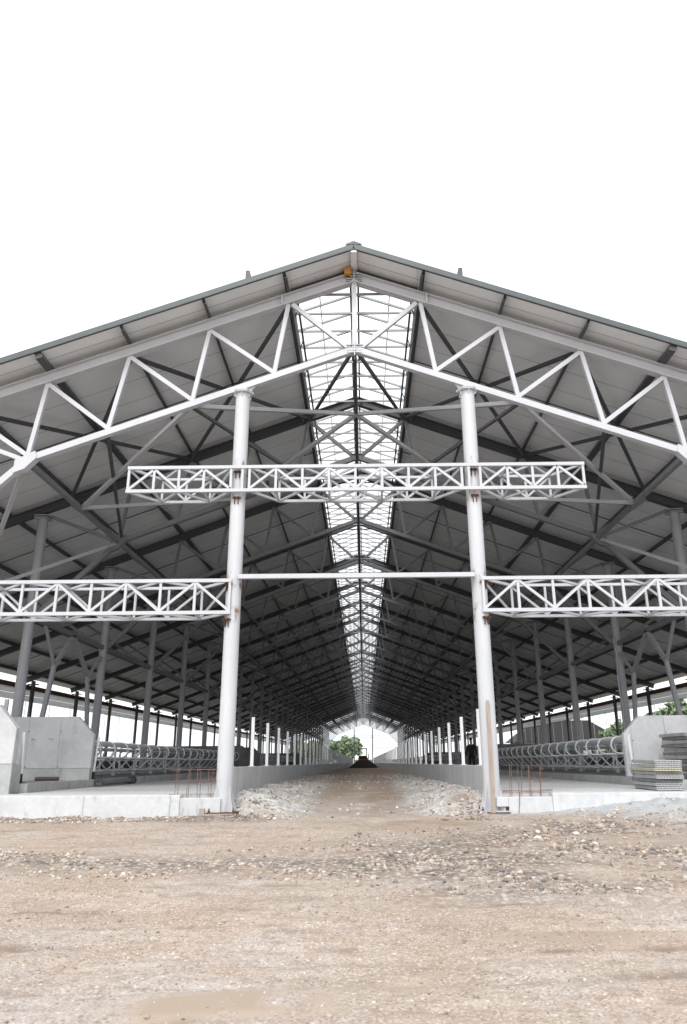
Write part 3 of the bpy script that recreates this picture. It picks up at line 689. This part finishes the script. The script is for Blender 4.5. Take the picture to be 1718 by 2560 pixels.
# lattice girders across the front
def girder(label, fx, z0, z1, yf, yr, rear, name='lattice_girder', mirror=1, mat=STEEL, y_off=0., sub=True):
    # fx: panel points of the front frame; rear: list of (i0, i1) runs of front panel points covered by rear frames
    cnt = [0]; M_ = mirror; w_ = .072; fx = [M_*x for x in fx]
    c = MB()
    for z in (z0+w_/2, z1-w_/2): c.bar((fx[0]-.036*np.sign(fx[-1]-fx[0]), yf, z), (fx[-1]+.036*np.sign(fx[-1]-fx[0]), yf, z), .075, .075)
    g = c.build(name, mat, barn, (0, y_off, 0)); g['label'] = label
    def piece(a, b, nm, ww=.055):
        cnt[0] += 1; c = MB(); c.bar(a, b, ww, ww-.004*(cnt[0] % 4)-.002, (0, 1, 0)); c.build(nm, mat, g)
    zi0, zi1 = z0+.07, z1-.07
    for i, x in enumerate(fx): piece((x, yf, zi0), (x, yf, zi1), 'upright')
    for i in range(len(fx)-1):
        if abs(fx[i+1]-fx[i]) < .55: continue
        a, b = (zi0, zi1) if kinds_[name_key][i] == 0 else (zi1, zi0)
        piece((fx[i], yf, a), (fx[i+1], yf, b), 'diagonal')
    for i0, i1 in rear:
        r = list(range(i0+1, i1)); xr = [fx[k] for k in r]
        for z in (z0+.036, z1-.036):
            c = MB(); c.bar((xr[0], yr, z), (xr[-1], yr, z), .06, .06); c.build('rear_chord', mat, g)
            piece((fx[i0], yf+.03, z), (xr[0], yr, z), 'rear_chord'); piece((fx[i1], yf+.03, z), (xr[-1], yr, z), 'rear_chord')
            for q, k in enumerate(r):
                if q % 2 == 0: piece((fx[k], yf+.03, z), (fx[k], yr, z), 'lacing', .05)
                if q < len(r)-1:
                    piece((fx[k], yf+.03 if q % 2 else yr, z), (fx[k+1], yr if q % 2 else yf+.03, z), 'lacing', .05)
        for q, k in enumerate(r):
            piece((fx[k], yr, zi0), (fx[k], yr, zi1), 'rear_upright', .05)
            if q < len(r)-1:
                a, b = (zi0, zi1) if q % 2 else (zi1, zi0)
                piece((fx[k], yr, a), (fx[k+1], yr, b), 'rear_diagonal', .05)
        piece((fx[i0], yf+.03, zi1), (xr[0], yr, zi0), 'rear_diagonal', .05); piece((fx[i1], yf+.03, zi1), (xr[-1], yr, zi0), 'rear_diagonal', .05)
    return g
kinds_ = {}; name_key = 'upper'
fxU = [-5.18, -4.6, -4.03, -3.46, -2.88, -2.79, -2.60, -2.42, -1.82, -1.21, -.61, 0, .61, 1.21, 1.82, 2.42, 2.60, 2.79, 2.88, 3.46, 4.03, 4.6, 5.18]
fxU = [-5.18, -4.6, -4.03, -3.46, -2.84, -2.58, -2.42, -1.815, -1.21, -.605, 0, .605, 1.21, 1.815, 2.42, 2.58, 2.84, 3.46, 4.03, 4.6, 5.18]
kinds_['upper'] = [0, 1, 0, 1, 9, 9, 0, 1, 0, 1, 0, 1, 0, 1, 9, 9, 0, 1, 0, 1]
girder('white lattice girder crossing in front of both columns', fxU, 6.81, 7.45, -.25, .50, [(0, 4), (6, 14), (16, 20)])
name_key = 'lower'; fxL = [-(2.75+.755*i) for i in range(11)]; kinds_['lower'] = [0, 1]*5
girder('white lattice girder running from the rusty based column outward', fxL, 4.03, 4.805, -.2, .52, [(0, 10)])
girder('white lattice girder running from the plank column outward', fxL, 4.03, 4.805, -.2, .52, [(0, 10)], mirror=-1)
c = MB(); c.bar((-2.58, -.2, 4.85), (2.58, -.2, 4.85), .11, .095); o = c.build('tie_beam', STEEL, barn); o['label'] = 'plain white beam between the two front columns'
# the same girders at the far gable
for z0, z1, n_, x0 in ((6.81, 7.45, 20, -5.2), (4.03, 4.8, 11, -10.2), (4.03, 4.8, 11, 2.7)):
    c = MB(); st_ = .52 if n_ == 20 else .68
    for z in (z0, z1): c.bar((x0, L, z), (x0+st_*n_, L, z), .07, .07)
    for i in range(n_): c.bar((x0+st_*i, L, (z0, z1)[i % 2]), (x0+st_*(i+1), L, (z1, z0)[i % 2]), .05, .05, (0, 1, 0))
    c.build('lattice_girder', GREY, barn)
# cable on the third column beyond the slat stacks
pts = [(10.05, 13.35, 5.5)]+[(10.07+.03*math.sin(i*1.3), 13.30, 5.3-.42*i) for i in range(1, 11)]
c = MB(); c.tube(pts, .012, 5); c.tube([(10.05, 13.35, 5.5), (9.6, 11, 5.9), (9.2, 8.5, 6.9)], .008, 5); tag(c.build('hanging_cable', CABLE), 'white cable hanging down a grey column beyond the slat stacks', 'cable')
c = MB(); c.box(-.25, -.20, 12.70, -.08, -.02, 12.88); o = c.build('foam_block', ORANGE, None, bevel=.02); tag(o, 'small orange block tucked under the roof ridge', 'block')

# ------------------------------------------------------------------ site clutter
def rebar_cage(x0, x1, n_, seed, label):
    r_ = random.Random(seed); c0 = MB()
    cage = thing('rebar_cage', label, 'rebar', (0, 0, 0), 'rebar cages on the foundation blocks')
    for i in range(n_):
        for yy in (-.10, -.02):
            x = x0+(x1-x0)*(i+.25)/n_+r_.uniform(-.02, .02)+(.04 if yy > -.05 else 0); lean = r_.uniform(-.02, .05)
            c = MB(); c.tube([(x, yy, .30), (x+lean*.4, yy, .6), (x+lean, yy, .92+r_.uniform(-.04, .05))], .0055, 6); c.build('bar', REBAR, cage)
    for z in (.42, .66, .88 if x0 < 0 else .44):
        for yy in (-.115, -.005):
            c = MB(); c.tube([(x0-.08, yy, z+r_.uniform(-.01, .01)), (x1+.1, yy, z+r_.uniform(-.01, .02))], .005, 6); c.build('bar', REBAR, cage)
rebar_cage(-3.72, -2.85, 4, 1, 'rusty rebar cage standing on the foundation block beside the column with rusty base plate')
rebar_cage(2.98, 3.8, 4, 5, 'thin rusty rebar cage on the foundation block beside the column with leaning plank')
c = MB(); c.tube([(3.12, -.42, .0), (3.2, -.29, .42)], .008, 6); tag(c.build('rebar_rod', REBAR), 'single short rusty rod stuck in the ground near leaning plank', 'rebar')
c = MB(); pr = [(2.655, -.30, .04), (2.675, -.25, 1.0), (2.69, -.19, 2.13)]
for a, b in zip(pr, pr[1:]): c.bar(a, b, .078, .025, (0, 1, 0))
c.bar((2.69, -.19, 2.13), (2.692, -.187, 2.19), .055, .025, (0, 1, 0))
tag(c.build('wooden_plank', WOOD), 'long narrow timber plank leaning upright against the front column', 'plank')
c = MB(); c.tube([(2.63, -.33, .9+i*.06) if i % 2 else (2.60+.02*(i == 2), -.33, .9+i*.06) for i in range(10)], .004, 5)
# white end posts
for x, y, h_, lx, lab in ((-7.42, 5.75, 1.12, .06, 'white leaning post with black foot standing on the kerb beside curved dividers'), (6.95, 3.9, 1.02, -.04, 'white post with black foot on the kerb at the slat stack end of the dividers'), (-7.55, 1.55, 1.1, -.07, 'white leaning post between the two concrete partitions')):
    p = thing('steel_post', lab, 'post', (x, y, fz(y, .60)))
    c = MB(); c.tube([(0, 0, .0), (lx, 0, h_)], .032, 12); c.build('shaft', WHITEP, p)
    c = MB(); c.tube([(0, 0, 0), (lx*.2, 0, .2)], .037, 12); c.box(-.08, -.08, 0, .08, .08, .012); c.build('foot', BLACK, p)
for x, h_, lab in ((-11.2, 2.95, 'bare galvanised post rising behind the pale partition at photo edge'), (-10.75, 2.8, 'bare galvanised post rising between the grey round column and the partition')):
    p = thing('fence_post', lab, 'post', (x, 8.0, fz(8, .58))); c = MB(); c.bar((0, 0, 0), (0, 0, h_-.56), .12, .07, (0, 1, 0)); c.build('shaft', GALV, p); c = MB(); c.box(-.1, -.1, 0, .1, .1, .015); c.build('foot', GALV, p)
# roller on the floor
ro = thing('steel_roller', 'grey steel roller with round end flanges lying along the kerb', 'roller', (0, 0, 0))
y0, y1, xr = 5.55, 8.7, -7.17
c = MB(); c.tube([(xr, y0, fz(y0)+.11), (xr, y1, fz(y1)+.11)], .062, 14); c.build('shaft', GREYL, ro)
for yy in (y0, y1-.35, y1):
    c = MB(); c.tube([(xr, yy, fz(yy)+.112), (xr, yy+.05, fz(yy)+.112)], .108, 18); c.build('flange', GREY, ro)
c = MB(); c.tube([(xr, y0-.004, fz(y0)+.11), (xr, y0+.004, fz(y0)+.11)], .025, 10); c.build('bore', BLACK, ro)
c = MB(); c.tube([(-8.85, 5.36, fz(5.3, .63)), (-8.2, 5.30, fz(5.3, .63))], .05, 12); tag(c.build('pipe_offcut', REDP), 'short dark red pipe lying in front of the grey partition footing', 'pipe')
# timber and bits at the column feet
c = MB(); c.box(-3.12, -.42, .03, -2.38, -.30, .06); c.box(-3.1, -.40, .0, -3.0, -.32, .16); o = c.build('formwork_timber', WOOD); tag(o, 'broken formwork timber lying at the rusty column base', 'timber')

# slat stacks
def slat_mesh(L_, W_, H_, mat):
    c = MB(); t = .022; d = .05
    c.box(-W_/2, d, -H_/2, W_/2, L_, H_/2); c.box(-W_/2, 0, H_/2-t, W_/2, d, H_/2); c.box(-W_/2, 0, -H_/2, W_/2, d, -H_/2+t)
    n_ = 9; st_ = W_/n_
    for i in range(n_+1):
        x = -W_/2+st_*i; a = max(-W_/2, x-st_*.3); b = min(W_/2, x+st_*.3); c.box(a, .002, -H_/2+t, b, d, H_/2-t)
    return c
pos = ['lowest', 'second from the bottom', 'third from the bottom', 'fourth from the bottom', 'fifth from the bottom', 'sixth from the bottom', 'seventh from the bottom', 'eighth from the bottom', 'ninth from the bottom', 'tenth from the bottom', 'eleventh from the bottom', 'topmost']
def stack(n_, x, y, z, W_, L_, H_, label, mats, seed, rot):
    r_ = random.Random(seed)
    for i in range(n_):
        q = mats[i % len(mats)]; c = slat_mesh(L_*r_.uniform(.96, 1.05), W_*r_.uniform(.95, 1.04), H_*.88, q)
        o = c.build('perforated_block', q, None, (x+r_.uniform(-.03, .03), y+r_.uniform(-.05, .05), z+H_*(i+.5)), .006); o.rotation_euler = (r_.uniform(-.006, .006), r_.uniform(-.008, .008), rot+r_.uniform(-.03, .03))
        pp = 'topmost' if i == n_-1 else pos[i]
        tag(o, f'perforated concrete slat, {pp} in {label}', 'concrete slat', label+' of slats')
stack(8, 6.36, .16, fz(.5, .415), .54, 1.55, .0735, 'shorter stack on alley floor', [SLATM, SLATM, SLATD, SLATM, SLATM, SLATY, SLATM, SLATM], 3, -.03)
stack(12, 8.0, 2.25, fz(2.5, .585), .62, 1.45, .0865, 'taller dark stack on platform', [SLATD, SLATM, SLATD, SLATM], 8, .02)
c = MB(); c.tube([(6.9, .45, fz(.5, 1.005)), (6.9, .45, fz(.5, 1.12))], .03, 10, True, [.034, .02]); tag(c.build('drinking_cup', BLUE), 'small pale blue cup standing beside the shorter slat stack', 'cup') if False else None

# ------------------------------------------------------------------ person
def skinned(name, nodes, edges, mat, parent=None, root=0, sub=2):
    me = bpy.data.meshes.new(name); me.from_pydata([n_[0] for n_ in nodes], edges, []); me.materials.append(mat)
    o = link(name, me, parent); o.modifiers.new('skin', 'SKIN'); sk = me.skin_vertices[0].data
    for i, n_ in enumerate(nodes):
        r_ = n_[1]; sk[i].radius = (r_, r_) if not isinstance(r_, tuple) else r_
    sk[root].use_root = True
    s_ = o.modifiers.new('sub', 'SUBSURF'); s_.levels = sub; s_.render_levels = sub
    for p_ in me.polygons: p_.use_smooth = True
    o.modifiers['skin'].use_smooth_shade = True
    return o
nodes = [((0, 0, .95), (.09, .07)), ((0, 0, 1.12), (.09, .07)), ((0, .0, 1.32), (.11, .08)), ((0, .01, 1.45), (.07, .06)), ((0, 0, 1.52), .055), ((0, -.01, 1.60), (.075, .09)), ((0, -.012, 1.70), (.078, .095)), ((0, 0, 1.76), (.05, .06))]
edges = [(0,1),(1,2),(2,3),(3,4),(4,5),(5,6),(6,7)]
def limb(start, pts):
    p = start
    for q in pts: nodes.append(q); edges.append((p, len(nodes)-1)); p = len(nodes)-1
    return p
hands = []
for s in (-1, 1):
    limb(0, [((s*.10, 0, .86), .06), ((s*.11, -.01, .50), .058), ((s*.12, .02, .10), .042), ((s*.125, -.06, .05), .04), ((s*.13, -.15, .035), .03)])
    h_ = limb(3, [((s*.19, .01, 1.41), .06), ((s*.26, .02, 1.12), .042), ((s*.28, -.05, .88), .028), ((s*.283, -.06, .81), (.03, .017))])
    for k in range(4):
        oy = -.095+.022*k+.0; ln = (.075, .085, .08, .062)[k]
        limb(h_, [((s*.284, oy, .775), .010), ((s*.28, oy-.004, .775-ln*.55), .009), ((s*.272, oy-.003, .775-ln), .008)])
    limb(h_, [((s*.272, -.10, .80), .011), ((s*.262, -.12, .765), .009)])
person = skinned('person', nodes, edges, SKIN)
PY = 26.5; person.location = (6.05, PY, fz(PY, .41)); person.rotation_euler = (0, 0, -.35)
tag(person, 'person in dark jacket and cap standing behind the white posts of the feed wall', 'person')
jn = [((0, 0, .84), (.165, .13)), ((0, 0, 1.12), (.155, .12)), ((0, .0, 1.33), (.175, .125)), ((0, .01, 1.46), (.10, .085))]; je = [(0,1),(1,2),(2,3)]
for s in (-1, 1):
    k_ = len(jn); jn += [((s*.19, .01, 1.41), .078), ((s*.26, .02, 1.12), .060), ((s*.28, -.05, .89), .045)]; je += [(3, k_), (k_, k_+1), (k_+1, k_+2)]
skinned('jacket', jn, je, CLOTH, person)
tn = [((0, 0, 1.02), (.145, .115))]; te = []
for s in (-1, 1):
    k_ = len(tn); tn += [((s*.10, 0, .84), .098), ((s*.11, -.01, .50), .075), ((s*.12, .02, .10), .065)]; te += [(0, k_), (k_, k_+1), (k_+1, k_+2)]
skinned('trousers', tn, te, CLOTH2, person)
for s in (-1, 1): skinned('boot', [((s*.12, .03, .12), .06), ((s*.122, .01, .05), .052), ((s*.127, -.10, .045), .048), ((s*.13, -.16, .04), .035)], [(0,1),(1,2),(2,3)], BLACK, person)
skinned('cap', [((0, .0, 1.74), (.095, .11)), ((0, 0, 1.79), (.07, .08)), ((0, -.12, 1.735), (.05, .012)), ((0, -.17, 1.73), (.04, .008))], [(0,1),(0,2),(2,3)], CLOTH, person)
c = MB(); c.prism([(-.015, 1.60), (.015, 1.60), (.006, 1.66), (-.006, 1.66)], 1, -.125, -.09); c.build('nose', SKIN, person)
for s in (-1, 1):
    c = MB(); c.tube([(s*.032, -.10, 1.668), (s*.032, -.104, 1.668)], .011, 8); c.build('eye', BLACK, person)
c = MB(); c.box(-.025, -.104, 1.575, .025, -.098, 1.582); c.build('mouth', RUST, person)

# ------------------------------------------------------------------ machine and soil heap at the far end
g0 = .41-.0072*98
k = 40; xx = np.linspace(-2.5, 2.75, 46); yy = np.linspace(96.5, 103, 30); HX, HY = np.meshgrid(xx, yy)
prof = np.clip(1-np.clip((np.abs(HX-.1)-.75)/1.65, 0, 1), 0, 1)*np.clip((HY-96.5)/2.2, 0, 1)*np.clip((103-HY)/2, 0, 1)
hz = g0-.06+1.2*prof+.1*fbm(HX, HY, 40, ((1.5, 1), (4, .6)))*prof
idx = np.arange(HX.size).reshape(HX.shape); q = np.stack([idx[:-1, :-1], idx[:-1, 1:], idx[1:, 1:], idx[1:, :-1]], -1).reshape(-1, 4)
tag(link('soil_heap', npmesh('soil_heap', np.stack([HX.ravel(), HY.ravel(), hz.ravel()], -1), q, 4, SOIL)), 'dark soil heap across the drive alley in front of the machine', 'soil heap')
ld = thing('bulldozer', 'small yellow bulldozer with open cab frame behind the dark soil heap', 'bulldozer', (-.02, 103.5, -.28))
c = MB(); c.prism([(-.2, .45), (2.6, .45), (2.6, 1.25), (1.4, 1.45), (-.2, 1.40)], 0, -.75, .78); c.build('body', YELLOW, ld, bevel=.03)
c = MB(); c.box(-.6, -.35, 1.3, .62, -.2, 1.62); c.build('engine_cover', BLACK, ld)
for s in (-1, 1):
    c = MB(); pr = [(-.4, .15), (-.2, 0), (2.6, 0), (2.85, .2), (2.85, .6), (2.6, .8), (-.2, .8), (-.45, .55)]; c.prism(pr, 0, s*.82, s*1.2); c.build('track', BLACK, ld)
cab = MB()
for x in (-.62, .55):
    for y in (.6, 1.9): cab.bar((x, y, 1.4), (x, y, 2.75), .13, .13, (0, 1, 0))
cab.box(-.72, .45, 2.70, .66, 2.05, 2.83); cab.box(-.6, .55, 1.4, .55, .62, 1.72); cabo = cab.build('cab', BLACK, ld)
c = MB(); c.box(-1.05, -.75, .0, 1.05, -.62, 1.0); c.build('blade', BLACK, ld)
for s in (-1, 1): c = MB(); c.bar((s*.9, -.62, .5), (s*.9, .6, .5), .14, .16); c.build('push_arm', YELLOW, ld)
c = MB(); c.tube([(.85, .1, 1.2), (.85, .1, 2.0)], .06, 10); c.build('exhaust', BLACK, ld)
c = MB(); c.box(-2.05, 84, -.3, -1.85, 84.3, .5); o = c.build('bollard', BLACK) if False else None

# ------------------------------------------------------------------ outside: trees, house, bank
def tree(x, y, h_, r_, label, mat=LEAF, leafs=2600, size=.45, seed=1, group='trees beyond the barn', z0=None):
    R = np.random.default_rng(seed); z0 = gz(y)-.05 if z0 is None else z0
    t = thing('tree', label, 'tree', (x, y, z0), group)
    c = MB(); pts = [(0, 0, 0), (.1, .05, h_*.3), (.0, .1, h_*.55), (.15, 0, h_*.85)]; c.tube(pts, .2, 8, True, [.03*h_+.05, .022*h_+.03, .015*h_+.02, .02])
    for k in range(7):
        a = R.random()*6.28; zz = h_*(.3+.08*k); e = (math.cos(a)*r_*.7, math.sin(a)*r_*.7, zz+h_*.14)
        c.tube([(0, 0, zz), (e[0]*.5, e[1]*.5, zz+h_*.05), e], .06, 6, True, [.012*h_, .007*h_, .01])
    c.build('trunk', BARK, t)
    nc = 34; cc = []
    while len(cc) < nc:
        p = R.normal(0, 1, 3); p /= np.linalg.norm(p); p *= R.random()**.4
        cc.append((p[0]*r_, p[1]*r_, h_*.6+p[2]*h_*.36, (.25+.2*R.random())*r_))
    cc = np.array(cc); pick = R.integers(0, nc, leafs); d = R.normal(0, 1, (leafs, 3)); d /= np.linalg.norm(d, axis=1)[:, None]
    P_ = cc[pick, :3]+d*(cc[pick, 3]*(.55+.5*R.random(leafs)))[:, None]; tone = np.clip(.25+.6*R.random(nc)[pick]*1.0+R.normal(0, .15, leafs), 0, 1)
    u = R.normal(0, 1, (leafs, 3)); u /= np.linalg.norm(u, axis=1)[:, None]; v = np.cross(u, R.normal(0, 1, (leafs, 3))); v /= np.linalg.norm(v, axis=1)[:, None]
    sz_ = size*(.6+.8*R.random(leafs))[:, None]; u *= sz_; v *= sz_*.6
    V_ = np.stack([P_-u, P_-v, P_+u, P_+v], 1).reshape(-1, 3)
    link('crown', npmesh('crown', V_, np.arange(leafs*4).reshape(-1, 4), 4, mat, {'tone': np.repeat(tone, 4)}, False), t)
far_l = 'leafy green tree beyond the far end of the drive alley'
for i, (x, y, h_, r_) in enumerate([(-4.6, 238, 9.4, 3.4), (-8.5, 246, 8.2, 3.6), (-12.5, 240, 8.6, 4.0), (-17, 250, 8, 4.2), (-21.5, 242, 7.5, 4), (-11, 262, 7, 5)]): tree(x, y, h_, r_, far_l, LEAF, 2200, .55, 50+i, 'trees beyond the far end')
for i, (x, y, h_, r_) in enumerate([(24.5, 55, 4.6, 2.0), (31, 64, 5.6, 2.6), (25.5, 44, 5.6, 2.0), (37, 74, 5.0, 2.4), (28, 50, 3.8, 1.9)]): tree(x, y, h_, r_, 'green tree outside the side opening beyond the slat stacks', LEAF if i % 2 == 0 else LEAFD, 2600, .32, 70+i, 'trees beyond the side opening')
hs_ = thing('house', 'low house with dark brown tiled hip roof outside the side opening', 'house', (39, 128, gz(128)))
c = MB(); c.box(-9, 0, -.2, 9, 12, 4.6); c.build('wall', WALLP, hs_)
c = MB(); c.add([(-10, -1, 4.5), (10, -1, 4.5), (10, 13, 4.5), (-10, 13, 4.5), (-5.5, 6, 8.6), (5.5, 6, 8.6)], [(3,2,1,0), (0,1,5,4), (1,2,5), (2,3,4,5), (3,0,4)]); c.build('roof', TILE, hs_)
for i in range(4):
    c = MB(); c.box(-7.6+4.2*i, -.06, 1.2, -6.2+4.2*i, .02, 2.8); c.build('window', DARK, hs_)
